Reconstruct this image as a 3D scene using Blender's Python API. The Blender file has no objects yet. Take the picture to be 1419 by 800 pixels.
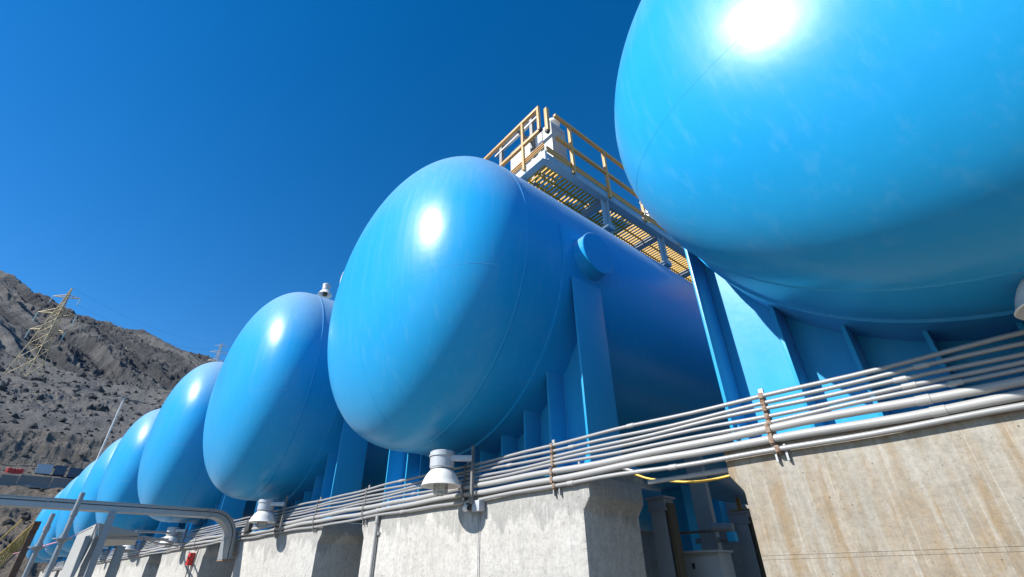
import bpy, bmesh, math, random
import numpy as np
from mathutils import Vector, Matrix

random.seed(7)
rng = np.random.default_rng(11)
SC = bpy.context.scene
COL = SC.collection
R = math.radians

# ------------------------------------------------------------------ camera
F_PX, W_PX = 645.85, 1419.0
yaw, pit, rol = -0.777, 0.5557, -0.015
fw = np.array([math.sin(yaw)*math.cos(pit), math.cos(yaw)*math.cos(pit), math.sin(pit)])
rt = np.array([math.cos(yaw), -math.sin(yaw), 0.0])
up = np.cross(rt, fw)
c_, s_ = math.cos(rol), math.sin(rol)
rt, up = c_*rt + s_*up, -s_*rt + c_*up
cam = bpy.data.cameras.new('camera')
cam.sensor_width = 36.0
cam.lens = 36.0*F_PX/W_PX
cam.clip_start = 0.05
cam.clip_end = 6000
cam_o = bpy.data.objects.new('camera', cam)
COL.objects.link(cam_o)
cam_o.matrix_world = Matrix(((rt[0], up[0], -fw[0], 0), (rt[1], up[1], -fw[1], 0), (rt[2], up[2], -fw[2], 0), (0, 0, 0, 1)))
SC.camera = cam_o

# ------------------------------------------------------------------ sky, sun, exposure
SUN_AZ, SUN_EL = R(-109.0), R(37.5)          # azimuth counted from +X towards +Y
sdir = Vector((math.cos(SUN_EL)*math.cos(SUN_AZ), math.cos(SUN_EL)*math.sin(SUN_AZ), math.sin(SUN_EL)))
world = bpy.data.worlds.new('World')
SC.world = world
world.use_nodes = True
nt = world.node_tree
bg = nt.nodes['Background']
sky = nt.nodes.new('ShaderNodeTexSky')
sky.sky_type = 'NISHITA'
sky.sun_disc = False
sky.sun_elevation = SUN_EL
sky.sun_rotation = R(90) - SUN_AZ
sky.altitude = 1800
sky.air_density = 1.15
sky.dust_density = 0.05
sky.ozone_density = 2.2
hsv = nt.nodes.new('ShaderNodeHueSaturation')
hsv.inputs['Hue'].default_value = .503
hsv.inputs['Saturation'].default_value = 1.40
hsv.inputs['Value'].default_value = 1.24
nt.links.new(sky.outputs[0], hsv.inputs['Color'])
nt.links.new(hsv.outputs[0], bg.inputs['Color'])
bg.inputs['Strength'].default_value = 0.098
sun = bpy.data.lights.new('sun', 'SUN')
sun.energy = 5.0
sun.angle = R(0.53)
sun.color = (1.0, 0.95, 0.88)
sun_o = bpy.data.objects.new('sun', sun)
COL.objects.link(sun_o)
sun_o.rotation_euler = sdir.to_track_quat('Z', 'Y').to_euler()
SC.view_settings.view_transform = 'Standard'
SC.view_settings.look = 'None'
SC.view_settings.gamma = 1.0
SC.view_settings.use_curve_mapping = False
SC.view_settings.exposure = 0.56
SC.cycles.max_bounces = 8

# ------------------------------------------------------------------ helpers
def ray(px, py):
    d = fw + (px-709.5)/F_PX*rt - (py-400)/F_PX*up
    return d/np.linalg.norm(d)
def on_x(px, py, x): d = ray(px, py); return d*(x/d[0])
def on_y(px, py, y): d = ray(px, py); return d*(y/d[1])
def on_z(px, py, z): d = ray(px, py); return d*(z/d[2])
def on_d(px, py, dist):
    d = ray(px, py); return d*dist/math.hypot(d[0], d[1])

class MB:
    def __init__(s): s.v = []; s.f = []
    def add(s, vs, fs):
        n = len(s.v); s.v += [tuple(map(float, p)) for p in vs]; s.f += [tuple(i+n for i in f) for f in fs]; return s
    def box(s, c, size, ax=None):
        hx, hy, hz = size[0]/2, size[1]/2, size[2]/2
        A = np.eye(3) if ax is None else np.array(ax, float)
        c = np.array(c, float)
        vs = [c + A[0]*x*hx + A[1]*y*hy + A[2]*z*hz for z in (-1, 1) for x, y in ((-1, -1), (1, -1), (1, 1), (-1, 1))]
        return s.add(vs, [(3, 2, 1, 0), (4, 5, 6, 7), (0, 1, 5, 4), (1, 2, 6, 5), (2, 3, 7, 6), (3, 0, 4, 7)])
    def bar(s, a, b, w, h, upv=(0, 0, 1)):
        a, b = np.array(a, float), np.array(b, float)
        d = b-a; L = np.linalg.norm(d); d /= L
        u = np.array(upv, float)
        if abs(d @ u) > .98: u = np.array((1., 0, 0))
        x = np.cross(d, u); x /= np.linalg.norm(x); z = np.cross(x, d)
        return s.box((a+b)/2, (w, L, h), (x, d, z))
    def tube(s, pts, r, n=12, cap=True, closed=False):
        pts = [np.array(p, float) for p in pts]; m = len(pts)
        rs = [r]*m if np.isscalar(r) else r
        rings = []; u = None
        for i, p in enumerate(pts):
            if closed: t = pts[(i+1) % m]-pts[i-1]
            else: t = pts[min(i+1, m-1)]-pts[max(i-1, 0)]
            t = t/np.linalg.norm(t)
            if u is None:
                u = np.cross(t, (0, 0, 1.)) if abs(t[2]) < .9 else np.cross(t, (1., 0, 0))
            else: u = u-(u@t)*t
            u = u/np.linalg.norm(u); w = np.cross(t, u)
            rings.append([p+rs[i]*(math.cos(a)*u+math.sin(a)*w) for a in np.linspace(0, 2*math.pi, n, endpoint=False)])
        vs = [q for g in rings for q in g]; fs = []
        for i in range(m if closed else m-1):
            j = (i+1) % m
            for k in range(n):
                fs.append((i*n+k, i*n+(k+1) % n, j*n+(k+1) % n, j*n+k))
        if cap and not closed:
            fs.append(tuple(range(n))[::-1]); fs.append(tuple((m-1)*n+k for k in range(n)))
        return s.add(vs, fs)
    def lathe(s, prof, c, axis=(0, 0, 1), n=32, a0=0, a1=2*math.pi):
        """prof: (radius, height along axis) list"""
        w = np.array(axis, float); w /= np.linalg.norm(w)
        u = np.cross(w, (1., 0, 0)) if abs(w[0]) < .9 else np.cross(w, (0, 1., 0))
        u /= np.linalg.norm(u); v = np.cross(w, u); c = np.array(c, float)
        full = abs(a1-a0-2*math.pi) < 1e-6
        th = np.linspace(a0, a1, n, endpoint=not full); m = len(th)
        vs = [c+w*h+r*(math.cos(t)*u+math.sin(t)*v) for r, h in prof for t in th]
        fs = []
        for i in range(len(prof)-1):
            for k in range(m if full else m-1):
                k2 = (k+1) % m
                fs.append((i*m+k, i*m+k2, (i+1)*m+k2, (i+1)*m+k))
        return s.add(vs, fs)
    def prism(s, poly, d0, d1, fn):
        """poly: 2-D outline; fn(a,b,d) -> xyz"""
        n = len(poly)
        vs = [fn(a, b, d0) for a, b in poly]+[fn(a, b, d1) for a, b in poly]
        fs = [tuple(range(n))[::-1], tuple(range(n, 2*n))]+[(i, (i+1) % n, (i+1) % n+n, i+n) for i in range(n)]
        return s.add(vs, fs)
    def mesh(s, name, mat, smooth=True, ang=35, bevel=0):
        me = bpy.data.meshes.new(name)
        me.from_pydata(s.v, [], s.f)
        bm = bmesh.new(); bm.from_mesh(me)
        bmesh.ops.remove_doubles(bm, verts=bm.verts, dist=1e-5)
        bmesh.ops.recalc_face_normals(bm, faces=bm.faces)
        if bevel:
            bmesh.ops.bevel(bm, geom=[e for e in bm.edges if len(e.link_faces) == 2 and e.calc_face_angle() > R(30)], offset=bevel, segments=2, affect='EDGES', profile=.6)
        bm.to_mesh(me); bm.free()
        if smooth:
            me.polygons.foreach_set('use_smooth', [True]*len(me.polygons))
            me.set_sharp_from_angle(angle=R(ang))
        me.materials.append(mat)
        return me
    def build(s, name, mat, parent=None, **k):
        o = bpy.data.objects.new(name, s.mesh(name, mat, **k)); COL.objects.link(o)
        if parent is not None: o.parent = parent
        return o

def tag(o, label=None, cat=None, group=None, kind=None):
    if label: o['label'] = label
    if cat: o['category'] = cat
    if group: o['group'] = group
    if kind: o['kind'] = kind
    return o
def empty(name, loc, label, cat, group=None, rz=0):
    o = bpy.data.objects.new(name, None); COL.objects.link(o)
    o.location = tuple(map(float, loc)); o.rotation_euler = (0, 0, rz); o.empty_display_size = .2
    return tag(o, label, cat, group)
def inst(name, me, parent=None, loc=None):
    o = bpy.data.objects.new(name, me); COL.objects.link(o)
    if parent is not None: o.parent = parent
    if loc is not None: o.location = tuple(map(float, loc))
    return o
def copy_tree(o, parent=None):
    c = o.copy(); COL.objects.link(c); c.parent = parent
    for ch in list(o.children): copy_tree(ch, c)
    return c

# ------------------------------------------------------------------ materials
def mat_new(name):
    m = bpy.data.materials.new(name); m.use_nodes = True
    return m, m.node_tree, m.node_tree.nodes['Principled BSDF']
def N(t, typ, **kw):
    n = t.nodes.new(typ)
    for k, v in kw.items(): setattr(n, k, v)
    return n
def ramp(t, src, stops):
    r = N(t, 'ShaderNodeValToRGB')
    e = r.color_ramp.elements
    while len(e) < len(stops): e.new(0.5)
    for i, (p, c) in enumerate(stops):
        e[i].position = p; e[i].color = (*c, 1) if len(c) == 3 else c
    t.links.new(src, r.inputs[0]); return r
def coords(t, scale=(1, 1, 1), kind='Object', rot=(0, 0, 0)):
    tc = N(t, 'ShaderNodeTexCoord'); mp = N(t, 'ShaderNodeMapping')
    mp.inputs['Scale'].default_value = scale; mp.inputs['Rotation'].default_value = rot
    t.links.new(tc.outputs[kind], mp.inputs[0]); return mp.outputs[0]
def noise(t, vec, scale, detail=5, rough=.55, dist=0):
    n = N(t, 'ShaderNodeTexNoise'); n.inputs['Scale'].default_value = scale
    n.inputs['Detail'].default_value = detail; n.inputs['Roughness'].default_value = rough; n.inputs['Distortion'].default_value = dist
    t.links.new(vec, n.inputs['Vector']); return n.outputs[0]
def mixc(t, fac, a, b, mode='MIX'):
    m = N(t, 'ShaderNodeMix', data_type='RGBA', blend_type=mode)
    for i, v in ((0, fac), (6, a), (7, b)):
        if hasattr(v, 'links'): t.links.new(v, m.inputs[i])
        elif i == 0: m.inputs[0].default_value = v
        else: m.inputs[i].default_value = (*v, 1)
    return m.outputs[2]
def mth(t, op, a, b=None):
    m = N(t, 'ShaderNodeMath', operation=op)
    for i, v in ((0, a), (1, b)):
        if v is None: continue
        if hasattr(v, 'links'): t.links.new(v, m.inputs[i])
        else: m.inputs[i].default_value = v
    return m.outputs[0]
def bump(t, b, h, strength=.2, dist=.01):
    n = N(t, 'ShaderNodeBump'); n.inputs['Strength'].default_value = strength; n.inputs['Distance'].default_value = dist
    t.links.new(h, n.inputs['Height']); t.links.new(n.outputs[0], b.inputs['Normal']); return n

def simple(name, col, rough=.5, metal=0, var=.25, scale=6, rust=None, bmp=.0, spec=.5):
    m, t, b = mat_new(name)
    v = coords(t)
    n1 = noise(t, v, scale, 6, .6)
    c = mixc(t, mth(t, 'MULTIPLY', n1, var*2), col, tuple(x*.45 for x in col))
    if rust:
        n2 = noise(t, v, scale*2.3, 7, .65)
        rr = ramp(t, n2, [(rust, (0, 0, 0)), (rust+.08, (1, 1, 1))])
        c = mixc(t, rr.outputs[0], c, (.13, .055, .025))
    t.links.new(c, b.inputs['Base Color'])
    b.inputs['Roughness'].default_value = rough; b.inputs['Metallic'].default_value = metal
    b.inputs['Specular IOR Level'].default_value = spec
    if bmp: bump(t, b, noise(t, v, scale*6, 4), bmp, .004)
    return m

def tank_paint(name, base, dust_amt=.95):
    m, t, b = mat_new(name)
    v = coords(t)
    st = coords(t, (9, 9, .35))                       # rain streaks run down the shell
    n_st = noise(t, st, 1.6, 6, .62)
    n_big = noise(t, v, .55, 5, .6, .3)
    # slightly uneven paint
    c = mixc(t, ramp(t, n_big, [(.3, (0, 0, 0)), (.72, (1, 1, 1))]).outputs[0], base, (base[0]*1.0+.008, base[1]*1.13, base[2]*1.08))
    c = mixc(t, mth(t, 'MULTIPLY', ramp(t, n_st, [(.52, (0, 0, 0)), (.75, (1, 1, 1))]).outputs[0], .09), c, (.30, .50, .66))
    # dust that settles where the shell faces up
    g = N(t, 'ShaderNodeNewGeometry'); sx = N(t, 'ShaderNodeSeparateXYZ'); t.links.new(g.outputs['Normal'], sx.inputs[0])
    upf = N(t, 'ShaderNodeMapRange'); upf.inputs[1].default_value = .1; upf.inputs[2].default_value = 1.0
    t.links.new(sx.outputs[2], upf.inputs[0])
    d = mth(t, 'MULTIPLY', upf.outputs[0], mth(t, 'ADD', mth(t, 'MULTIPLY', n_st, .5), .45))
    d = mth(t, 'MULTIPLY', d, dust_amt)
    c = mixc(t, d, c, (.40, .43, .44))
    # pale scuffs and chalky scratches
    sc = noise(t, coords(t, (2.2, 2.2, 14), rot=(.4, .5, .2)), 2.4, 5, .7)
    sm = mth(t, 'MULTIPLY', ramp(t, sc, [(.70, (0, 0, 0)), (.76, (1, 1, 1))]).outputs[0], .20)
    c = mixc(t, sm, c, (.35, .6, .75))
    t.links.new(c, b.inputs['Base Color'])
    r = mth(t, 'ADD', mth(t, 'MULTIPLY', n_st, .12), .25)
    t.links.new(mth(t, 'ADD', r, mth(t, 'MULTIPLY', d, .35)), b.inputs['Roughness'])
    b.inputs['Specular IOR Level'].default_value = .23
    b.inputs['Sheen Weight'].default_value = .08
    b.inputs['Sheen Roughness'].default_value = .5
    b.inputs['Sheen Tint'].default_value = (.75, .9, 1, 1)
    hh = mth(t, 'ADD', mth(t, 'MULTIPLY', noise(t, v, 2.6, 3, .5), .55), mth(t, 'ADD', mth(t, 'MULTIPLY', n_st, .05), mth(t, 'MULTIPLY', n_big, 1.6)))
    bump(t, b, hh, .35, .012)
    return m

BLUE = (.006, .292, .625)
M_tank = tank_paint('blue_tank_paint', BLUE)
M_steelblue = tank_paint('blue_saddle_paint', (.02, .305, .58), .35)

def concrete(name, a, b_, stain, stain_lo, stain_col, dark=(.25, .25, .24), water=.5, seam=None, seed=0):
    m, t, b = mat_new(name)
    tc = N(t, 'ShaderNodeNewGeometry'); mp = N(t, 'ShaderNodeMapping'); mp.inputs['Location'].default_value = (seed, seed*.7, 0)
    t.links.new(tc.outputs['Position'], mp.inputs[0]); P = mp.outputs[0]
    def sc(s):
        q = N(t, 'ShaderNodeMapping'); q.inputs['Scale'].default_value = s; t.links.new(P, q.inputs[0]); return q.outputs[0]
    n_big = noise(t, P, 1.3, 7, .62, .2)
    n_str = noise(t, sc((7, 7, .45)), 1.5, 8, .66)
    n_str2 = noise(t, sc((22, 22, .7)), 1.2, 5, .6)
    n_gr = noise(t, P, 34, 6, .7)
    n_pit = noise(t, P, 60, 2, .4)
    c = mixc(t, ramp(t, n_big, [(.32, (0, 0, 0)), (.7, (1, 1, 1))]).outputs[0], a, b_)
    c = mixc(t, mth(t, 'MULTIPLY', ramp(t, n_str, [(.42, (0, 0, 0)), (.62, (1, 1, 1))]).outputs[0], .55), c, tuple(x*1.18 for x in a))
    st = mth(t, 'MULTIPLY', n_str, mth(t, 'ADD', mth(t, 'MULTIPLY', n_big, .8), mth(t, 'ADD', mth(t, 'MULTIPLY', noise(t, P, 7, 6, .7), .5), .30)))
    c = mixc(t, mth(t, 'MULTIPLY', ramp(t, st, [(stain_lo, (0, 0, 0)), (stain_lo+.2, (1, 1, 1))]).outputs[0], stain), c, stain_col)
    c = mixc(t, mth(t, 'MULTIPLY', ramp(t, n_str2, [(.56, (0, 0, 0)), (.66, (1, 1, 1))]).outputs[0], .45), c, tuple(x*.86+.1 for x in a))
    # water mark hanging from the top of the wall, ragged lower edge
    sx = N(t, 'ShaderNodeSeparateXYZ'); t.links.new(tc.outputs['Position'], sx.inputs[0])
    edge = mth(t, 'ADD', sx.outputs[2], mth(t, 'MULTIPLY', mth(t, 'SUBTRACT', noise(t, sc((1.7, 1.7, .35)), 1.6, 7, .6), .5), 1.5))
    wm = N(t, 'ShaderNodeMapRange'); wm.inputs[1].default_value = .40; wm.inputs[2].default_value = .47; t.links.new(edge, wm.inputs[0])
    c = mixc(t, mth(t, 'MULTIPLY', wm.outputs[0], water), c, dark)
    lo = N(t, 'ShaderNodeMapRange'); lo.inputs[1].default_value = .06; lo.inputs[2].default_value = -.04
    t.links.new(mth(t, 'ADD', sx.outputs[2], mth(t, 'MULTIPLY', mth(t, 'SUBTRACT', n_big, .5), .35)), lo.inputs[0])
    c = mixc(t, mth(t, 'MULTIPLY', lo.outputs[0], water*.55), c, tuple(x*1.15 for x in dark))
    c = mixc(t, ramp(t, noise(t, P, 9, 8, .72, .4), [(.36, (.38, .38, .38)), (.52, (0, 0, 0))]).outputs[0], c, tuple(x*.62 for x in b_))
    c = mixc(t, ramp(t, noise(t, sc((3, 3, 1)), 5, 8, .7, .5), [(.53, (0, 0, 0)), (.68, (.35, .35, .35))]).outputs[0], c, tuple(x*1.3 for x in a))
    c = mixc(t, ramp(t, noise(t, sc((45, 45, 1.1)), 1.0, 4, .6), [(.60, (0, 0, 0)), (.67, (.35, .35, .35))]).outputs[0], c, tuple(x*1.35 for x in a))
    c = mixc(t, ramp(t, n_gr, [(.3, (.4, .4, .4)), (.55, (0, 0, 0))]).outputs[0], c, (.14, .13, .11))
    pit_ = ramp(t, n_pit, [(.235, (1, 1, 1)), (.26, (0, 0, 0))]).outputs[0]
    c = mixc(t, pit_, c, (.07, .065, .06))
    t.links.new(c, b.inputs['Base Color'])
    b.inputs['Roughness'].default_value = .88
    b.inputs['Specular IOR Level'].default_value = .3
    h = mth(t, 'ADD', mth(t, 'MULTIPLY', n_gr, .5), mth(t, 'ADD', mth(t, 'MULTIPLY', n_str2, .5), mth(t, 'MULTIPLY', n_str, .8)))
    h = mth(t, 'SUBTRACT', h, mth(t, 'MULTIPLY', pit_, .8))
    bump(t, b, h, .6, .016)
    return m
M_conc_tan = concrete('tan_stained_concrete', (.372, .355, .312), (.305, .28, .23), .80, .385, (.255, .178, .092), water=.04, seed=3.3)
M_conc = concrete('pale_grey_concrete', (.50, .49, .46), (.43, .42, .39), .18, .40, (.40, .35, .28), dark=(.29, .29, .275), water=.7, seed=0.0)
M_conc_dark = concrete('grey_concrete', (.40, .40, .385), (.32, .315, .30), .3, .36, (.33, .28, .21), seed=5.1)

M_galv = simple('galvanised_pipe', (.33, .335, .335), .45, .15, .18, 5, bmp=.05)
M_galv2 = simple('white_grey_pipe', (.385, .385, .375), .45, .05, .15, 4, bmp=.05)
M_rusty = simple('rusty_clamp', (.36, .27, .20), .8, 0, .5, 30, rust=.50)
M_strut = simple('galvanised_strut', (.42, .43, .44), .5, .5, .3, 9)
M_strut_dk = simple('weathered_strut', (.25, .25, .245), .6, .4, .3, 12, rust=.6)
M_white = simple('white_enamel', (.80, .79, .75), .32, 0, .1, 5)
M_lampgrey = simple('grey_lamp_housing', (.47, .50, .53), .42, .1, .14, 7)
M_yel = simple('ochre_rail_paint', (.58, .34, .12), .5, 0, .22, 9)
M_yelgrate = simple('yellow_fibreglass', (.58, .34, .025), .6, 0, .25, 10)
M_framegrey = simple('blue_grey_frame_paint', (.25, .37, .46), .45, 0, .22, 5)
M_sunlitbeam = simple('sun_lightened_beam_paint', (.55, .62, .66), .45, 0, .15, 5)  # frame paint lightened, sunlight on the front beam put into its colour
M_black = simple('black_rubber', (.02, .02, .022), .6, 0, .2, 10)
M_dark = simple('dark_steel', (.06, .062, .065), .6, .1, .3, 8)
M_red = simple('red_plastic', (.55, .03, .03), .4, 0, .15, 9)
M_cable_y = simple('yellow_cable_sheath', (.80, .50, .03), .45, 0, .1, 9)
M_cable_w = simple('white_cable_sheath', (.75, .75, .70), .5, 0, .1, 9)
M_pink = simple('pink_cord', (.70, .30, .38), .7, 0, .1, 9)
M_colshade = simple('shade_darkened_column_paint', (.25, .28, .30), .45, .05, .3, 5)  # column grey darkened, shade of the gap put into the colour
M_colgrey = simple('grey_column_paint', (.30, .33, .35), .45, .05, .3, 5)
M_olive = simple('olive_fire_coating', (.09, .075, .04), .8, 0, .4, 6)
M_cab = simple('light_grey_cabinet', (.40, .41, .40), .45, 0, .12, 4)
M_bluebase = simple('deep_blue_band', (.01, .08, .30), .45, 0, .2, 6)
M_cyan = simple('cyan_paint', (.02, .42, .72), .4, 0, .1, 6)
M_scaff = simple('galvanised_post', (.33, .36, .38), .5, .5, .35, 11, rust=.68)
M_rustpost = simple('rusted_post', (.15, .10, .075), .85, .1, .5, 14, rust=.5)
M_tray = simple('galvanised_tray', (.40, .44, .47), .45, .45, .25, 7)
M_traygap = simple('tray_slot', (.06, .06, .065), .7, .2, .2, 7)
M_pylon = simple('pylon_steel', (.50, .40, .22), .55, .1, .3, .6)
M_pylon2 = simple('far_pylon_steel', (.60, .60, .56), .55, .1, .3, .6)
M_glassins = simple('insulator_glass', (.35, .52, .55), .3, 0, .1, 3)
M_barrier = simple('grey_barrier_concrete', (.23, .22, .21), .9, 0, .4, 1.3)
M_cont = simple('pale_container_panel', (.42, .52, .62), .5, 0, .2, 1)
M_cont_dk = simple('navy_container_panel', (.045, .085, .15), .5, 0, .2, 1)
M_rock_bits = None
m, t, b = mat_new('lamp_lens_glass'); b.inputs['Base Color'].default_value = (.72, .74, .72, 1); b.inputs['Roughness'].default_value = .12
b.inputs['Transmission Weight'].default_value = .75; b.inputs['IOR'].default_value = 1.3
bump(t, b, noise(t, coords(t, (40, 40, 2)), 1.0, 2), .6, .02); M_lens = m

def rock_mat(name, cols, gravel, scale=1.0, steep=(.55, .8)):
    m, t, b = mat_new(name)
    g = N(t, 'ShaderNodeNewGeometry')
    P = g.outputs['Position']
    def sc(s):
        q = N(t, 'ShaderNodeMapping'); q.inputs['Scale'].default_value = s; t.links.new(P, q.inputs[0]); return q.outputs[0]
    n1 = noise(t, P, .018*scale, 9, .62, .3); n2 = noise(t, P, .11*scale, 8, .68, .2); n3 = noise(t, P, .8*scale, 6, .7)
    vor = N(t, 'ShaderNodeTexVoronoi'); vor.inputs['Scale'].default_value = .22*scale; vor.distance = 'EUCLIDEAN'
    t.links.new(P, vor.inputs['Vector'])
    c = mixc(t, ramp(t, n1, [(.36, (0, 0, 0)), (.64, (1, 1, 1))]).outputs[0], cols[0], cols[1])
    c = mixc(t, ramp(t, n2, [(.50, (0, 0, 0)), (.66, (.8, .8, .8))]).outputs[0], c, cols[2])
    c = mixc(t, ramp(t, n3, [(.34, (.6, .6, .6)), (.5, (0, 0, 0))]).outputs[0], c, tuple(x*.5 for x in cols[0]))
    sx = N(t, 'ShaderNodeSeparateXYZ'); t.links.new(g.outputs['Normal'], sx.inputs[0])
    fl = N(t, 'ShaderNodeMapRange'); fl.inputs[1].default_value = steep[0]; fl.inputs[2].default_value = steep[1]
    t.links.new(mth(t, 'ADD', sx.outputs[2], mth(t, 'MULTIPLY', mth(t, 'SUBTRACT', n2, .5), .35)), fl.inputs[0])
    c = mixc(t, fl.outputs[0], c, gravel)
    c = mixc(t, ramp(t, n3, [(.5, (0, 0, 0)), (.75, (.45, .45, .45))]).outputs[0], c, tuple(min(1, x*1.7) for x in cols[1]))
    ln = N(t, 'ShaderNodeVectorMath', operation='LENGTH'); t.links.new(P, ln.inputs[0])
    wr = N(t, 'ShaderNodeMapRange'); wr.inputs[1].default_value = 190; wr.inputs[2].default_value = 110; t.links.new(ln.outputs['Value'], wr.inputs[0])
    c = mixc(t, mth(t, 'MULTIPLY', wr.outputs[0], mth(t, 'ADD', mth(t, 'MULTIPLY', n2, .9), .1)), c, (.21, .165, .115))
    n4 = noise(t, P, 2.2*scale, 6, .75)
    c = mixc(t, ramp(t, n4, [(.36, (.6, .6, .6)), (.47, (0, 0, 0))]).outputs[0], c, (.035, .036, .038))
    c = mixc(t, ramp(t, n4, [(.56, (0, 0, 0)), (.68, (.5, .5, .5))]).outputs[0], c, (.24, .23, .21))
    at = N(t, 'ShaderNodeAttribute'); at.attribute_name = 'streak'
    c = mixc(t, ramp(t, at.outputs['Fac'], [(.52, (0, 0, 0)), (.78, (.75, .75, .75))]).outputs[0], c, (.20, .197, .19))
    c = mixc(t, ramp(t, at.outputs['Fac'], [(.22, (.7, .7, .7)), (.45, (0, 0, 0))]).outputs[0], c, (.052, .056, .062))
    ar = N(t, 'ShaderNodeAttribute'); ar.attribute_name = 'rock'
    c = mixc(t, mth(t, 'MULTIPLY', ar.outputs['Fac'], .75), c, (.05, .052, .056))
    t.links.new(c, b.inputs['Base Color']); b.inputs['Roughness'].default_value = .95; b.inputs['Specular IOR Level'].default_value = .15
    bump(t, b, mth(t, 'ADD', mth(t, 'MULTIPLY', n2, 1.0), mth(t, 'ADD', mth(t, 'MULTIPLY', n3, .5), mth(t, 'MULTIPLY', n4, .2))), 1.0, 2.4/scale)
    return m
M_hill = rock_mat('dark_scree_rock', ((.088, .091, .096), (.152, .15, .146), (.068, .07, .073)), (.172, .166, .154))
m, t, b = mat_new('gravel_yard'); v = coords(t)
c = mixc(t, ramp(t, noise(t, v, 3, 9, .7), [(.35, (0, 0, 0)), (.65, (1, 1, 1))]).outputs[0], (.27, .24, .20), (.19, .168, .14))
c = mixc(t, ramp(t, noise(t, v, 28, 5, .7), [(.38, (.7, .7, .7)), (.52, (0, 0, 0))]).outputs[0], c, (.12, .11, .10))
t.links.new(c, b.inputs['Base Color']); b.inputs['Roughness'].default_value = .95
bump(t, b, noise(t, v, 25, 5, .7), .6, .03); M_ground = m

# ------------------------------------------------------------------ terrain
GZ = -1.75
def hash2(ix, iy, seed):
    h = (ix.astype(np.int64)*374761393 + iy.astype(np.int64)*668265263 + seed*974711) & 0x7fffffff
    h = ((h ^ (h >> 13))*1274126177) & 0x7fffffff
    return ((h ^ (h >> 16)) & 0xffff)/65535.0
def vnoise(x, y, seed):
    ix, iy = np.floor(x), np.floor(y); fx, fy = x-ix, y-iy
    fx = fx*fx*fx*(fx*(fx*6-15)+10); fy = fy*fy*fy*(fy*(fy*6-15)+10)
    a, b_, c, d = hash2(ix, iy, seed), hash2(ix+1, iy, seed), hash2(ix, iy+1, seed), hash2(ix+1, iy+1, seed)
    return (a*(1-fx)+b_*fx)*(1-fy)+(c*(1-fx)+d*fx)*fy
def fbm(x, y, seed, o=5, g=.5):
    s = 0; a = 1; n = 0
    for i in range(o):
        s = s+a*vnoise(x, y, seed+i*17); n += a; a *= g; x, y = x*2.03+1.7, y*2.03-3.1
    return s/n
def ridged(x, y, seed, o=5, g=.55):
    s = 0; a = 1; n = 0
    for i in range(o):
        v = 1-np.abs(2*vnoise(x, y, seed+i*31)-1); s = s+a*v*v; n += a; a *= g; x, y = x*2.07+4.1, y*2.07+9.2
    return s/n

mb = MB()
mb.add([(-2500, -2500, GZ), (2500, -2500, GZ), (2500, 2500, GZ), (-2500, 2500, GZ)], [(0, 1, 2, 3)])
tag(mb.build('ground', M_ground, smooth=False), kind='structure')

az_t = np.array([120, 135, 150, 160, 165, 170.06, 173.19, 177.02, 181.21, 183.18, 185.37, 187.6, 195, 205, 220, 240.])
rg_t = np.array([.10, .17, .26, .31, .335, .352, .368, .373, .3805, .386, .402, .4145, .46, .47, .42, .25])
r_k = [52, 62, 92, 97, 122, 127, 148, 152, 163, 250, 330, 365, 430]
t_k = [None, .0, .098, .118, .121, .134, .145, .150, .196, .238, .268, .272, .295]
az = np.concatenate([np.linspace(120, 163, 90, endpoint=False), np.linspace(163, 192, 440, endpoint=False), np.linspace(192, 240, 110)])
NA, NR = len(az), 460
rr_ = np.concatenate([np.linspace(52, 175, 150), np.linspace(177, 430, 110), np.linspace(431.5, 720, 170), np.linspace(726, 1150, NR-430)])
A, RR = np.meshgrid(az, rr_, indexing='ij')
arc = np.radians(180-A)*RR
ridge = np.interp(A, az_t, rg_t)
zk = np.array([GZ-.6]+[t_k[i]*r_k[i] for i in range(1, len(r_k))])
side = np.interp(A, [120, 150, 165, 186, 205, 240], [.35, .75, 1.0, 1.0, 1.0, .6])
Z = np.interp(RR, r_k, zk)
Z430 = .295*430
tmid = np.clip((RR-430)/(700-430), 0, 1)
Zr = Z430+(ridge*700-Z430)*tmid**.93
Z = np.where(RR > 430, Zr, Z)
Z = np.where(RR > 700, ridge*700-(RR-700)*.5, Z)
Z = np.where(RR > 70, (Z-GZ)*side+GZ, Z)
# relief: gullies that run down to the right, crags, boulders, quarry face
wg = np.clip((RR-395)/60, 0, 1)*np.clip(1-(RR-690)/400, .3, 1)
sk = arc+.62*RR+14*fbm(arc/40, RR/40, 77, 3)
gul = ridged(sk/46, RR/340, 3, 4)
cr = ridged(arc/30+.3*RR/30, RR/24, 9, 6, .62)
damp = np.clip((720-RR)/50, .18, 1)
gul2 = ridged(sk/15+.8*fbm(arc/60, RR/60, 12, 3), RR/190, 13, 4)
outc = np.clip((fbm(sk/60, RR/120, 41, 4)-.42)*4, 0, 1)            # rock bands stand out of smooth scree
Z = Z+wg*damp*((gul-.45)*24+(gul2-.45)*11+outc*((cr-.4)*5+(fbm(arc/6, RR/6, 43, 5, .65)-.5)*8)+(fbm(arc/5, RR/5, 47, 4, .6)-.5)*2.2)
top = np.exp(-((RR-700)/26)**2)
Z = Z+top*((fbm(arc/24, RR*0, 55, 6, .6)-.5)*17)
wm_ = np.clip((RR-165)/20, 0, 1)*np.clip((440-RR)/60, 0, 1)
crag = np.clip((fbm(arc/32, RR/40, 23, 4)-.56)*8, 0, 1)
Z = Z+wm_*((fbm(arc/30, RR/40, 21, 6, .55)-.5)*6+crag*(fbm(arc/4, RR/5, 25, 5, .65)-.35)*4+(fbm(arc/3, RR/3, 27, 3)-.5)*.8)
wc = np.exp(-((RR-158)/7)**2)
Z = Z+wc*(ridged(arc/9, RR/9, 61, 5, .6)-.4)*2.5
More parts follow.
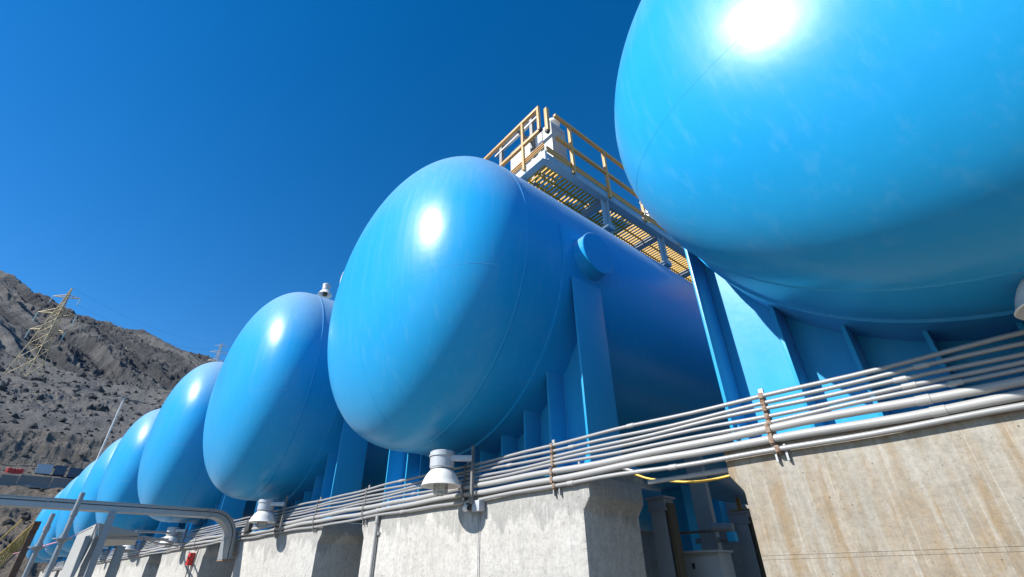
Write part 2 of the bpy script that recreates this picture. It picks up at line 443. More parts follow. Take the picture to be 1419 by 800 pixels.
wl = np.clip((RR-58)/6, 0, 1)*np.clip((170-RR)/10, 0, 1)
Z = Z+wl*(fbm(arc/5, RR/5, 33, 6, .6)-.5)*1.3
wl2 = np.clip((RR-60)/6, 0, 1)*np.clip((94-RR)/3, 0, 1)
Z = Z+wl2*(ridged(arc/6, RR/9, 35, 4)-.4)*1.6
streak = np.clip(.5+.9*(fbm(sk/11+.7*fbm(arc/50, RR/50, 83, 3), RR/240, 71, 4, .6)-.5)*2, 0, 1)*wg+(1-wg)*.45
rockb = outc*np.clip(wg, 0, 1)*np.clip(fbm(arc/9, RR/9, 91, 4)*2-.3, 0, 1)
x, y = RR*np.cos(np.radians(A)), RR*np.sin(np.radians(A))
mb = MB()
idx = np.arange(NA*NR).reshape(NA, NR)
mb.v = list(zip(x.ravel().tolist(), y.ravel().tolist(), Z.ravel().tolist()))
q = np.stack([idx[:-1, :-1], idx[1:, :-1], idx[1:, 1:], idx[:-1, 1:]], -1).reshape(-1, 4)
mb.f = [tuple(f) for f in q.tolist()]
me = bpy.data.meshes.new('hillside'); me.from_pydata(mb.v, [], mb.f); me.materials.append(M_hill)
me.flip_normals() if me.polygons[0].normal.z < 0 else None
me.polygons.foreach_set('use_smooth', [True]*len(me.polygons))
for nm_, ar_ in (('streak', streak), ('rock', rockb)):
    at_ = me.attributes.new(nm_, 'FLOAT', 'POINT'); at_.data.foreach_set('value', ar_.ravel().astype(np.float32))
tag(inst('hillside', me), kind='structure')
def terr(azd, r):
    i = int(np.argmin(abs(az-azd))); j = int(np.argmin(abs(rr_-r)))
    return float(Z[i, j])
def at_hill(px, py, r):
    d = ray(px, py); a = math.degrees(math.atan2(d[1], d[0])) % 360
    return np.array([r*math.cos(R(a)), r*math.sin(R(a)), terr(a, r)]), a, r*d[2]/math.hypot(d[0], d[1])

# loose boulders strewn over the slope: too many to count, one object
bo = MB(); icv = [(0, 0, 1), (.9, 0, .25), (.28, .85, .3), (-.72, .53, .2), (-.72, -.53, .25), (.28, -.85, .2), (.7, .5, -.5), (-.3, .8, -.5), (-.9, 0, -.5), (-.3, -.8, -.5), (.7, -.5, -.5)]
icf = [(0, 1, 2), (0, 2, 3), (0, 3, 4), (0, 4, 5), (0, 5, 1), (1, 6, 2), (2, 7, 3), (3, 8, 4), (4, 9, 5), (5, 10, 1), (1, 10, 6), (2, 6, 7), (3, 7, 8), (4, 8, 9), (5, 9, 10), (6, 10, 9, 8, 7)]
for _ in range(2600):
    r_ = rng.uniform(64, 440)**1.0; a_ = rng.uniform(165, 190)
    sz = rng.exponential(.30)*(.45+r_/330)+.12
    if 95 < r_ < 152 and sz > .5: continue
    z_ = terr(a_, r_); c0_ = np.array((r_*math.cos(R(a_)), r_*math.sin(R(a_)), z_+sz*.1))
    sc_ = rng.uniform(.55, 1.2, 3)*sz; ro = rng.uniform(0, 6.28)
    cs, sn = math.cos(ro), math.sin(ro)
    vs = []
    for p in icv:
        q_ = np.array(p)*sc_*rng.uniform(.75, 1.2, 3); vs.append(c0_+np.array((q_[0]*cs-q_[1]*sn, q_[0]*sn+q_[1]*cs, q_[2])))
    bo.add(vs, icf)
me = bpy.data.meshes.new('boulders'); me.from_pydata(bo.v, [], bo.f); me.materials.append(M_hill)
tag(inst('boulders', me), kind='stuff', label='loose dark boulders strewn over the hillside', cat='boulders')

# ------------------------------------------------------------------ concrete piers
YW, WT = 3.425, 0.745
def pier(x0, x1, mat, label, joint_z=(.10,), fl=True):
    e = .055
    zt = WT; k = .10
    prof = [(x0+.075, GZ-.3), (x0+.075, zt-.28), (x0, zt-.175), (x0, zt), (x1, zt), (x1, zt-.175), (x1-.075, zt-.28), (x1-.075, GZ-.3)]
    mb = MB().prism(prof, YW, YW+.845, lambda a, b, d: (a, d, b))
    bm_ = mb
    o = bm_.build('concrete_pier', mat, bevel=.02, ang=18)
    tag(o, label, 'concrete pier', 'concrete piers under the blue tanks')
    jb = MB()
    for jz in joint_z:
        jb.box(((x0+x1)/2, YW, jz), (x1-x0-.17, .0045, .004)).box(((x0+x1)/2, YW, jz-.022), (x1-x0-.17, .004, .003))
    if mat is M_conc and x0 > -8 and x0 < -5: jb.box((-3.93, YW-.001, -.6), (.10, .008, 2.3)).box((-3.86, YW-.0015, -.6), (.010, .012, 2.3)); joint_z = (1,)
    if joint_z:
        jb.build('form_joint', mat, o)
    return o
pier(-1.331, 3.1, M_conc_tan, 'tan stained concrete pier in the lower right corner, below the largest tank', (.098,))
pier(-6.174, -2.50, M_conc, 'pale grey concrete pier with water marks below the tank that carries the nozzle', ())
pier(-10.69, -7.307, M_conc, 'pale concrete pier below the third tank from the right', ())
ords = ['fourth', 'fifth', 'sixth', 'seventh', 'eighth', 'ninth', 'tenth']
pj_x = [(-16.2, -12.6), (-21.3, -17.6), (-26.4, -22.7), (-31.5, -27.8), (-36.6, -32.9), (-41.7, -38.0), (-46.8, -43.1)]
for (a, b_), o_ in zip(pj_x, ords):
    pier(a, b_, M_conc, 'small pale concrete pier below the %s tank from the right' % o_, ())

# ------------------------------------------------------------------ tanks
RT, HA, NS, HC = 2.0, 1.0494, 2.3315, 2.42
LT = 16.0
def head_y(r): return -HA*max(0.0, 1-(r/RT)**NS)**(1/NS)
prof = []
for i in range(81):
    u = math.pi/2*i/80
    prof.append((max(RT*math.sin(u)**(2/NS), 0.0 if i == 0 else 1e-4), -HA*math.cos(u)**(2/NS)))
def flip(pf): return [(r, LT-h) for r, h in pf[::-1]]
ax_c = (0, 0, HC)
me_head = MB().lathe(prof, ax_c, (0, 1, 0), 144).mesh('front_head', M_tank, ang=60)
me_shell = MB().lathe([(RT, 0.0)]+[(RT, y) for y in np.linspace(.5, LT-.5, 30)]+[(RT, LT)], ax_c, (0, 1, 0), 144).mesh('shell', M_tank, ang=60)
me_rear = MB().lathe(flip(prof), ax_c, (0, 1, 0), 64).mesh('rear_head', M_tank, ang=60)
def ringm(y, w, h): return MB().lathe([(RT-.005, y-w), (RT+h*.7, y-w*.55), (RT+h, y), (RT+h*.7, y+w*.55), (RT-.005, y+w)], ax_c, (0, 1, 0), 128)
me_weld = ringm(0.0, .022, .006).mesh('weld_seam', M_tank)
me_weld2 = [MB().lathe([(RT-.003, y-.012), (RT+.004, y), (RT-.003, y+.012)], ax_c, (0, 1, 0), 96).mesh('weld_seam', M_tank) for y in (4.6, 7.7, 10.8)]
# seams of the head plates
sb = MB()
for z0 in (-.585,):
    xm = math.sqrt(RT**2-z0**2)*.985
    sb.tube([(x_, head_y(min(RT, math.hypot(x_, z0)))+.003, HC+z0) for x_ in np.linspace(-xm, xm, 110)], .0036, 6)
sb.tube([(.2, head_y(math.hypot(.2, z_))+.003, HC+z_) for z_ in np.linspace(-.6, -1.9, 60)], .0036, 6)
me_hseam = sb.mesh('head_seam', M_tank)
# saddle
YF, YB = .68, .95
def plate_top(x_): return HC-math.sqrt(max(0, (RT+.012)**2-x_*x_))
xs = np.linspace(-1.955, 1.955, 60)
web_poly = [(x_, plate_top(x_)) for x_ in xs]+[(1.955, .03), (-1.955, .03)]
web_poly = [(-1.989, HC-.41)]+web_poly[:-2]+[(1.989, HC-.41), (1.989, .03), (-1.989, .03)]
me_web = MB().prism(web_poly, YB-.025, YB, lambda a, b, d: (a, d, b)).mesh('saddle', M_steelblue)
me_end = [MB().prism([(YF-.04, .03), (1.11, .03), (1.11, HC-.40), (YF-.04, HC-.40)], s*1.990, s*2.016, lambda a, b, d: (d, a, b)).mesh('end_plate', M_steelblue, bevel=.003) for s in (-1, 1)]
me_stiff = [MB().prism([(YF, .03), (YB-.026, .03), (YB-.026, plate_top(x_)), (YF, plate_top(x_))], x_-.013, x_+.013, lambda a, b, d: (d, a, b)).mesh('stiffener', M_steelblue, bevel=.003) for x_ in (-1.48, -1.09, -.70, -.31, .31, .70, 1.09, 1.48)]
th0 = math.pi+R(9)
wp = MB()
th = np.linspace(-R(9)-0, math.pi+R(9), 90)
vs = []; fs = []
for i, a in enumerate(th):
    cx_, cz_ = math.cos(a), -math.sin(a)
    for (r_, y_) in ((RT-.002, .52), (RT+.02, .525), (RT+.02, 1.55), (RT-.002, 1.555)):
        vs.append((r_*cx_, y_, HC+r_*cz_))
for i in range(len(th)-1):
    for k in range(4): fs.append((i*4+k, i*4+(k+1) % 4, (i+1)*4+(k+1) % 4, (i+1)*4+k))
fs += [(0, 1, 2, 3), tuple(len(vs)-4+k for k in (3, 2, 1, 0))]
me_wear = MB().add(vs, fs).mesh('wear_plate', M_tank)
wb_ = [MB().tube([(x_+s_*.017, YB-.030, .05), (x_+s_*.017, YB-.030, plate_top(x_)-.02)], .007, 6).mesh('weld_bead', M_steelblue) for x_ in (-1.48, -1.09, -.70, .70, 1.09, 1.48) for s_ in (-1, 1)]
bolt_me = [MB().lathe([(.0001, .085), (.014, .083), (.014, .045), (.026, .045), (.026, .03), (.04, .03), (.04, .022)], (x_, .78, 0), (0, 0, 1), 10).mesh('anchor_bolt', M_strut) for x_ in (-1.75, -1.28, -.9, -.5, .5, .9, 1.28, 1.75)]
me_base = MB().box((0, 1.05, .012), (4.16, .74, .036)).mesh('base_plate', M_steelblue, bevel=.003)
me_gus = [MB().prism([(0, .03), (.10, .03), (.02, .22), (0, .22)], YF+.008, YF+.032, lambda a, b, d, s=s: (s*(1.989-a), d, b)).mesh('gusset', M_steelblue) for s in (-1, 1)]
me_grout = MB().box((0, 1.05, -.06), (4.05, .64, .108)).mesh('grout_pad', M_conc_dark)
# rear saddle, plain web with end plates on a tall frame
me_rs = MB().prism([(x_, plate_top(x_)) for x_ in xs]+[(1.955, -2.5), (-1.955, -2.5)], 13.2, 13.24, lambda a, b, d: (a, d, b)).box((1.97, 13.2, -.2), (.03, .5, 4.6)).box((-1.97, 13.2, -.2), (.03, .5, 4.6)).mesh('rear_saddle', M_steelblue)
# side nozzle: blind cap, neck with flare
nz = MB(); _p = on_x(828, 352, -2.41) - np.array((-4.639, 3.13, 3.272-HC))
nc = np.array([0, _p[0]*math.sin(.086)+_p[1]*math.cos(.086), _p[2]])
nz.lathe([(.295, 1.93), (.282, 1.985), (.268, 2.03), (.268, 2.16)], nc, (1, 0, 0), 48)
me_noz = nz.mesh('nozzle', M_tank)
nz = MB().lathe([(.268, 2.157), (.276, 2.159), (.276, 2.172), (.268, 2.178), (.0001, 2.178)], nc, (1, 0, 0), 48)
me_cap = nz.mesh('cover', M_tank)

TK = [(0.645, 2.916, 3.161, 0.059), (-4.639, 3.13, 3.272, 0.086), (-9.549, 3.067, 3.23, 0.071), (-14.653, 3.031, 3.25, 0.088),
      (-19.867, 2.983, 3.145, 0.084), (-24.926, 3.009, 3.212, 0.084), (-30.03, 3.0, 3.2, .084), (-35.13, 3.0, 3.2, .084), (-40.24, 3.0, 3.2, .084), (-45.34, 3.0, 3.2, .084)]
tl = ['huge blue pressure tank filling the upper right corner, cut off by the frame',
      'blue pressure tank in the middle with a round nozzle and a railed platform above',
      'third blue tank from the right, a small lamp showing above its crown',
      'fourth blue tank from the right, a far pylon showing behind its crown',
      'fifth blue tank from the right, seen behind the grey cable tray',
      'sixth blue tank from the right, mostly hidden by the fifth',
      'seventh blue tank from the right, small and far',
      'eighth blue tank from the right, small and far',
      'ninth blue tank from the right, next to the last of the row',
      'last and smallest blue tank at the far left end of the row']
for k, (cx, cy, cz, phi) in enumerate(TK):
    tnk = empty('pressure_tank', (cx, cy, cz-HC), tl[k], 'pressure tank', 'row of blue pressure tanks', -phi)
    inst('front_head', me_head, tnk); inst('shell', me_shell, tnk); inst('rear_head', me_rear, tnk)
    inst('weld_seam', me_weld, tnk)
    if k < 6:
        for mm in me_weld2: inst('weld_seam', mm, tnk)
        inst('head_seam', me_hseam, tnk); inst('wear_plate', me_wear, tnk)
    sd = inst('saddle', me_web, tnk)
    for mm in me_end: inst('end_plate', mm, sd)
    if k < 7:
        for mm in me_stiff: inst('stiffener', mm, sd)
    inst('base_plate', me_base, sd)
    if k < 5:
        for mm in me_gus: inst('gusset', mm, sd)
    if k < 3:
        for mm in wb_+bolt_me: inst(mm.name.split('.')[0], mm, sd)
    inst('grout_pad', me_grout, sd)
    inst('rear_saddle', me_rs, tnk)
    if k < 5:
        nzl = inst('nozzle', me_noz, tnk); inst('cover', me_cap, nzl)

# ------------------------------------------------------------------ conduits along the pier tops
YP = 3.385
PZ = [1.030, .978, .937, .896, .856, .806, .742, .681]
PR = [.0145, .0135, .0135, .0135, .013, .0255, .0255, .0165]
names = ['topmost', 'second', 'third', 'fourth', 'fifth']
racks = [1.05, -.968, -2.842, -4.06, -6.09, -7.50, -8.9, -11.3, -13.3, -15.4, -17.5, -19.8, -22.2, -24.8, -27.6, -30.6, -34, -38]
def sag(x_, i):
    s = .006*math.sin(x_*2.1+i*1.9)+.004*math.sin(x_*5.3+i)
    return s
plab = ['topmost of the five thin grey conduits running past the tank feet', 'second thin grey conduit from the top of the bundle', 'middle one of the five thin grey conduits', 'fourth thin grey conduit from the top of the bundle', 'lowest of the five thin grey conduits, just above the thick pipes',
        'upper of the two thick grey pipes along the pier tops', 'lower of the two thick grey pipes along the pier tops', 'bottom grey conduit of the bundle, alone below the thick pipes']
for i, (z, r_) in enumerate(zip(PZ, PR)):
    xs_ = np.concatenate([np.linspace(3.2, -12.2, 90), np.linspace(-12.6, -44, 60)])
    root = MB().tube([(x_, YP-(r_-.018)*.0, z+sag(x_, i)) for x_ in xs_], r_, 14).build('conduit' if r_ < .03 else 'thick_pipe', M_galv2 if r_ > .02 else M_galv)
    tag(root, plab[i], 'conduit' if r_ < .03 else 'pipe', 'grey conduits along the pier tops')
    cps = {0: [-2.0, -5.3], 1: [-2.62, -.1], 2: [-3.4, -.215], 3: [-.19, -4.5], 4: [.0, -5.0], 5: [-.16, -6.6], 6: [-.12, -5.75], 7: [-2.66, -5.2, -1.7]}[i]
    for xc in cps:
        z_ = z+sag(xc, i)
        MB().lathe([(r_-.001, -.036), (r_+.0035, -.031), (r_+.0035, .031), (r_-.001, .036)], (xc, YP, z_), (1, 0, 0), 14).build('coupling', M_galv2, root)
# racks: upright strut with rusty clamps, and a pair of short legs bolted to the pier
me_rk = MB().box((0, .030, -.20), (.03, .022, .34)).mesh('upright', M_strut)
rkt = ['by the right tank, below its left end plate', 'left of the right column of the middle tank', 'beside the large lamp', 'left of the drop pipe on the middle pier', 'at the right end of the third pier', 'on the third pier']
for i, xr in enumerate(racks):
    lab = ['at the right edge of the picture', 'with rusty clamps above the left edge of the tan stained pier', 'with rusty clamps above the right end of the water marked pier', 'just right of the nearest complete lamp', 'with dark clamps above the left end of the water marked pier', 'at the right end of the third pier'][i] if i < 6 else 'far down the row, holding the grey conduits'
    rk = empty('conduit_rack', (xr, YP, 1.115), 'steel conduit rack ' + lab, 'conduit rack', 'racks that carry the conduits')
    inst('upright', me_rk, rk)
    if i < 9:
        lg = MB()
        for d in (-.02, .045): lg.box((d, .022, -.46), (.012, .03, .10))
        lg.build('foot', M_strut, rk)
        for j, (z, r_) in enumerate(zip(PZ, PR)):
            dx = (0.0 if j < 5 else (-.012 if j < 7 else .005))
            zz = z+sag(xr, j)-(1.115)
            cm = MB().box((dx, -.002, zz), (.028, .008+2*r_, 2*r_+.009)).box((dx, .008, zz-r_-.007), (.032, .03, .012))
            cm.build('clamp', M_rusty if i in (1, 2) else M_strut_dk, rk, bevel=.003)
# short end of pipe and the yellow cable in the gap
p = [on_y(899, 668.6, 3.47), on_y(1016, 650.6, 3.47)]
tag(MB().tube([p[0], p[1]], .017, 12).build('pipe_stub', M_galv2), 'short white pipe end poking out of the tan pier into the gap', 'pipe')
p = [on_y(a, b_, 3.9) for a, b_ in ((872, 654), (895, 662.5), (915, 665.5), (950, 668), (980, 666), (1012, 659), (1040, 650))]
def smooth_path(P, n=8):
    P = [np.array(q_, float) for q_ in P]; out = []
    for i in range(len(P)-1):
        p0, p1, p2, p3 = P[max(i-1, 0)], P[i], P[i+1], P[min(i+2, len(P)-1)]
        for t_ in np.linspace(0, 1, n, endpoint=False):
            out.append(.5*((2*p1)+(-p0+p2)*t_+(2*p0-5*p1+4*p2-p3)*t_**2+(-p0+3*p1-3*p2+p3)*t_**3))
    return out+[P[-1]]
tag(MB().tube(smooth_path(p), .009, 10).build('yellow_cable', M_cable_y), 'yellow cable sagging across the gap below the pipes', 'cable')
p = [on_y(a, b_, 3.75) for a, b_ in ((845, 646), (866, 650), (887, 656))]
tag(MB().tube(smooth_path(p), .012, 8).build('conduit_branch', M_galv2), 'short white bent conduit on top of the water marked pier', 'conduit')
# vertical drop pipe on the middle pier
xd = -5.755
dp = empty('drop_pipe', (xd, YW-.03, GZ), 'thin vertical pipe running down the water marked pier', 'pipe')
MB().tube([(0, 0, .0), (0, 0, PZ[7]-GZ-.03)], .019, 12).build('pipe_run', M_galv, dp)
MB().lathe([(.019, -.05), (.028, -.045), (.028, .03), (.022, .05)], (0, 0, PZ[7]-GZ-.04), (0, 0, 1), 14).build('elbow_fitting', M_galv, dp)
MB().box((0, .02, .485-GZ), (.11, .03, .035)).build('pipe_clip', M_strut, dp)
# grey switch box with cable on the middle pier
jx = on_y(668, 702, YW)
jb = empty('junction_box', (jx[0], YW, jx[2]-.04), 'small grey junction box with a cable on the water marked pier', 'junction box')
MB().box((0, -.05, .04), (.11, .08, .10)).build('box_body', M_lampgrey, jb, bevel=.006)
MB().lathe([(.028, 0), (.028, .05), (.02, .055), (.02, .09), (.0001, .09)], (-.055, -.055, .035), (-1, 0, 0), 16).build('cable_gland', M_black, jb)
MB().lathe([(.024, .09), (.03, .095), (.03, .15), (.0001, .155)], (-.055, -.055, .035), (-1, 0, 0), 16).build('plug', M_white, jb)
MB().tube(smooth_path([(-.16, -.06, .04), (-.22, -.05, .10), (-.27, -.06, .22), (-.29, -.05, .30)]), .009, 8).build('cord', M_cable_w, jb)

# ------------------------------------------------------------------ lamps along the piers
def make_lamp():
    root = empty('flood_lamp', (0, 0, 0), 'x', 'lamp', 'bell lamps on the conduit racks')
    MB().lathe([(.0001, .318), (.118, .318), (.132, .308), (.132, .275), (.128, .272), (.126, .16), (.118, .150), (.118, .142)], (0, 0, 0), (0, 0, 1), 40).build('housing', M_lampgrey, root)
    MB().lathe([(.132, .277), (.139, .277), (.139, .262), (.132, .262)], (0, 0, 0), (0, 0, 1), 40).build('lid_rim', M_lampgrey, root)
    sh = MB().lathe([(.100, .142), (.118, .128), (.150, .09), (.178, .04), (.197, -.012), (.205, -.018), (.200, -.024), (.190, -.012), (.170, .038), (.142, .084), (.112, .12), (.0001, .124)], (0, 0, 0), (0, 0, 1), 48)
    sh.build('lamp_shade', M_white, root)
    MB().lathe([(.066, .11), (.066, -.075), (.060, -.10), (.0001, -.105)], (0, 0, 0), (0, 0, 1), 28).build('lens', M_lens, root)
    g = MB()
    for a in np.linspace(0, 2*math.pi, 6, endpoint=False):
        g.tube([(.071*math.cos(a), .071*math.sin(a), .06), (.071*math.cos(a), .071*math.sin(a), -.085), (.02*math.cos(a), .02*math.sin(a), -.112)], .004, 6)
    for zz in (-.03, -.085): g.tube([(.071*math.cos(a), .071*math.sin(a), zz) for a in np.linspace(0, 2*math.pi, 24, endpoint=False)], .0035, 6, closed=True)
    g.build('wire_guard', M_strut, root)
    MB().bar((.10, .02, .24), (.24, .20, .24), .05, .06).build('bracket_arm', M_lampgrey, root, bevel=.008)
    MB().box((.235, .215, .09), (.026, .026, .56)).build('bracket', M_strut_dk, root)
    return root
LZ = .885
lamp0 = make_lamp()
lx = [-4.16, .405, -9.2, -14.0, -18.9, -24.0, -29.1]
ll = ['white bell lamp with grey housing hanging under the tank with the nozzle', 'lamp cut off at the right edge under the huge tank', 'white bell lamp below the third tank, right of the bent tray end', 'white bell lamp below the fourth tank, left of the red call box', 'white bell lamp below the fifth tank, half hidden behind the canopy posts', 'small white bell lamp below the sixth tank', 'small white bell lamp below the seventh tank']
for i, (x_, l_) in enumerate(zip(lx, ll)):
    o = lamp0 if i == 0 else copy_tree(lamp0)
    pp = {0: on_y(611, 671, 3.10), 1: on_y(1486, 410, 3.10), 2: on_y(364, 722, 3.10), 3: on_y(235, 752, 3.10)}.get(i, (x_, 3.10, LZ-.02))
    o.location = tuple(map(float, pp)); o['label'] = l_
# small black floodlight beside the third lamp
f0 = on_y(338, 740, 3.34)
fl = empty('small_floodlight', f0, 'small black floodlight on a pale stub left of the third lamp', 'floodlight')
MB().box((0, .01, .10), (.05, .03, .24)).build('stub', M_strut, fl)
MB().prism([(0, 0), (.22, .04), (.20, .15), (.02, .22)], -.03, .05, lambda a, b, d: (.04+a, d, b)).build('lamp_head', M_dark, fl, bevel=.006)
# red call box with cable on the fourth pier
cb = on_y(268, 775, YW+.0)
cb_o = empty('call_box', cb, 'red call box with a looping cable left of the tray end', 'call box')
MB().box((0, -.06, 0), (.16, .10, .24)).build('box_body', M_red, cb_o, bevel=.012)
MB().box((0, -.11, -.02), (.08, .02, .10)).build('front_cover', M_red, cb_o, bevel=.006)
MB().tube(smooth_path([(.0, -.05, -.12), (.0, -.05, -.35), (.1, -.05, -.52), (.22, -.05, -.40), (.32, -.05, -.1), (.36, -.05, .2)]), .012, 8).build('cable_loop', M_strut_dk, cb_o)

# ------------------------------------------------------------------ platform with railing above the middle tank
ph = TK[1][3]
axd = np.array([math.sin(ph), math.cos(ph), 0]); sdd = np.array([math.cos(ph), -math.sin(ph), 0]); zz = np.array([0, 0, 1.])
C0 = np.array([-3.215, 4.10, 5.60])                   # lower near right corner of the platform
plat = empty('access_platform', C0, 'railed access platform with yellow grating on top of the middle tank', 'platform', None, -ph)
WX, LY, DB = 2.0, 8.5, .16                            # local x towards -x
b1 = MB()
b1.box((-.03, LY/2, DB/2), (.06, LY, DB))
b1.box((-.03, LY/2, -.007), (.14, LY, .012))
b1.box((-WX+.03, LY/2, DB/2), (.06, LY, DB))
for y_ in (1.5, 3.1, 4.7, 6.3, 7.9): b1.box((-WX/2, y_, .06), (WX-.12, .10, .12))
b1.box((-WX/2+.2, LY/2, .08), (.07, LY-.1, .09))
b1.build('deck_frame', M_framegrey, plat, bevel=.003)
b1 = MB().box((-WX/2-.3, -.015, DB/2+.02), (WX+.6, .05, DB+.04))
b1.build('front_beam', M_sunlitbeam, plat, bevel=.003)
b1 = MB().box((-WX/2-.3, -.03, -.02), (WX+.6, .12, .012)); b1.build('beam_flange', M_framegrey, plat)
# grating: fibreglass bars
gb = MB()
ys = np.arange(.08, LY-.05, .08)
for y_ in ys: gb.box((-WX/2, y_, DB-.005), (WX-.12, .026, .034))
for x_ in np.arange(.2, WX-.1, .22): gb.box((-x_, LY/2, DB-.012), (.022, LY-.1, .026))
gb.build('grating', M_yelgrate, plat)
tp = MB()
tp.box((.008, LY/2, DB+.075), (.008, LY, .11)).box((.014, LY/2, DB+.13), (.02, LY, .012)).box((.014, LY/2, DB+.05), (.02, LY, .010))
tp.box((-WX/2-.3, -.045, DB+.13), (WX+.6, .008, .11)).box((-WX/2-.3, -.055, DB+.185), (WX+.6, .02, .014)).box((-WX/2-.3, -.055, DB+.13), (WX+.6, .02, .010)).box((-WX/2-.3, -.055, DB+.085), (WX+.6, .02, .010))
tp.build('toe_board', M_yel, plat)
for y_ in (1.45, 3.10, 4.75, 6.4):
    zb = -1.0
    MB().box((-.05, y_, zb/2), (.13, .014, abs(zb))).box((-.05, y_-.06, zb/2), (.012, .12, abs(zb))).box((-.05, y_-.06, -.66), (.20, .16, .09)).build('leg', M_framegrey, plat)
MB().box((-.55, .02, -.15), (.02, .12, .30)).build('leg', M_framegrey, plat)
rl = empty('railing', (0, 0, 0), None, None); rl.parent = plat
HR = 1.19
for y_ in (.60, 1.52, 2.55, 3.7, 4.9, 6.1, 7.3): MB().box((.03, y_, .06+HR/2), (.055, .055, HR)).build('post', M_yel, rl, bevel=.008)
MB().box((.03, .13+LY/2, HR+.04), (.06, LY-.2, .06)).build('top_rail', M_yel, rl, bevel=.012)
MB().box((.03, .13+LY/2, HR*.52+.04), (.06, LY-.2, .06)).build('mid_rail', M_yel, rl, bevel=.012)
MB().box((.03, .04, HR*.78+.03), (.065, .065, HR*.48)).build('rail_return', M_yel, rl, bevel=.008)
for x_ in (-.47, -1.62): MB().box((x_, -.07, .09+HR/2), (.05, .045, HR)).build('post', M_yel, rl, bevel=.008)
MB().box((-.85, -.07, HR+.06), (1.62, .06, .06)).build('top_rail', M_yel, rl, bevel=.012)
MB().box((-.85, -.07, HR*.52+.06), (1.62, .06, .06)).build('mid_rail', M_yel, rl, bevel=.012)
MB().box((-.06, -.07, HR*.79+.05), (.05, .05, HR*.50)).build('rail_return', M_yel, rl, bevel=.008)
for zc_ in (HR*.52+.04, ): MB().lathe([(.034, -.03), (.034, .03), (.0001, .031)], (.03, .03, zc_), (0, -1, 0), 14).build('end_cap', M_black, rl)
MB().lathe([(.034, -.03), (.034, .03), (.0001, .031)], (-.035, -.07, HR*.52+.06), (1, 0, 0), 14).build('end_cap', M_black, rl)

def pl(x_, y_, z_): return C0+sdd*x_+axd*y_+zz*z_
# cabinets on the platform
cabf = empty('cabinet_stand', pl(-.9, .42, DB+.02), 'grey strut frame holding the white cabinet at the platform corner', 'frame', None, -ph)
for x_ in (.28, -.62):
    MB().box((x_, -.10, .85), (.07, .07, 1.80)).build('upright', M_strut_dk, cabf)
    MB().bar((x_, -.14, 1.0), (x_-.04, -.44, 1.10), .05, .03).build('rail_clamp', M_strut_dk, cabf)
for z_ in (1.66, 1.52, .42, .32): MB().box((-.17, -.12, z_), (1.25, .05, .04)).build('cross_bar', M_strut, cabf)
cbn = empty('electrical_cabinet', pl(-1.05, .55, DB+.50), 'white electrical cabinet in the strut frame behind the front rail', 'cabinet', None, -ph)
MB().box((0, 0, .48), (.62, .28, .96)).build('cabinet_body', M_white, cbn, bevel=.01)
MB().box((0, -.15, .45), (.54, .02, .78)).build('door', M_white, cbn, bevel=.006)
kb = MB()
for x_ in (-.2, -.08, .06, .2): kb.tube(smooth_path([(x_, 0, .02), (x_+.02, -.04, -.12), (x_+.1, -.06, -.22), (x_+.12, .0, -.34)]), .012, 8)
kb.build('cable', M_cable_w, cbn)
cb2 = empty('electrical_cabinet', pl(-.32, .50, DB+.02), 'tall pale grey cabinet at the platform corner, under a round white cap', 'cabinet', None, -ph)
MB().box((0, 0, .68), (.36, .36, .92)).build('cabinet_body', M_cab, cb2, bevel=.01)
MB().box((-.1, -.19, .72), (.10, .02, .84)).build('door', M_white, cb2, bevel=.004)
for sx_ in (-1, 1):
    for sy_ in (-1, 1): MB().box((sx_*.15, sy_*.15, .11), (.04, .04, .22)).build('leg', M_strut, cb2)
MB().lathe([(.07, 1.14), (.07, 1.26), (.12, 1.27), (.12, 1.33), (.09, 1.36), (.0001, 1.37)], (.08, .0, 0), (0, 0, 1), 28).build('cap', M_white, cb2)
# cable, support arms and white lamp on the platform side
cbl = empty('platform_cable', pl(.06, 2.6, .22), 'black cable on white brackets along the side of the platform', 'cable', None, -ph)
MB().tube(smooth_path([(-.02, -.1, .02), (.10, .25, .12), (.22, .7, .16), (.26, 1.6, .14), (.26, 2.9, .12), (.2, 4.4, .05)]), .016, 8).build('cable_run', M_black, cbl)
for y_ in (.75, 1.55): MB().bar((.0, y_, .12), (.22, y_, .15), .035, .035).build('bracket', M_white, cbl)
wl = smooth_path([(.0, -.1, -.04), (.06, -.12, .06), (.05, -.14, .18), (-.02, -.15, .25)])
MB().tube(wl, .012, 8).build('flex_cable', M_cable_w, cbl)
pl_l = on_z(898, 306, 5.95)
plm = empty('platform_light', pl_l, 'small white light on the platform edge, near the huge tank', 'light', None, -ph)
MB().prism([(-.10, .0), (.08, -.02), (.10, .16), (.02, .22)], -.08, .08, lambda a, b, d: (a, d, b)).build('housing', M_white, plm, bevel=.01)
MB().box((-.08, 0, .05), (.05, .12, .10)).build('lens', M_yel, plm)
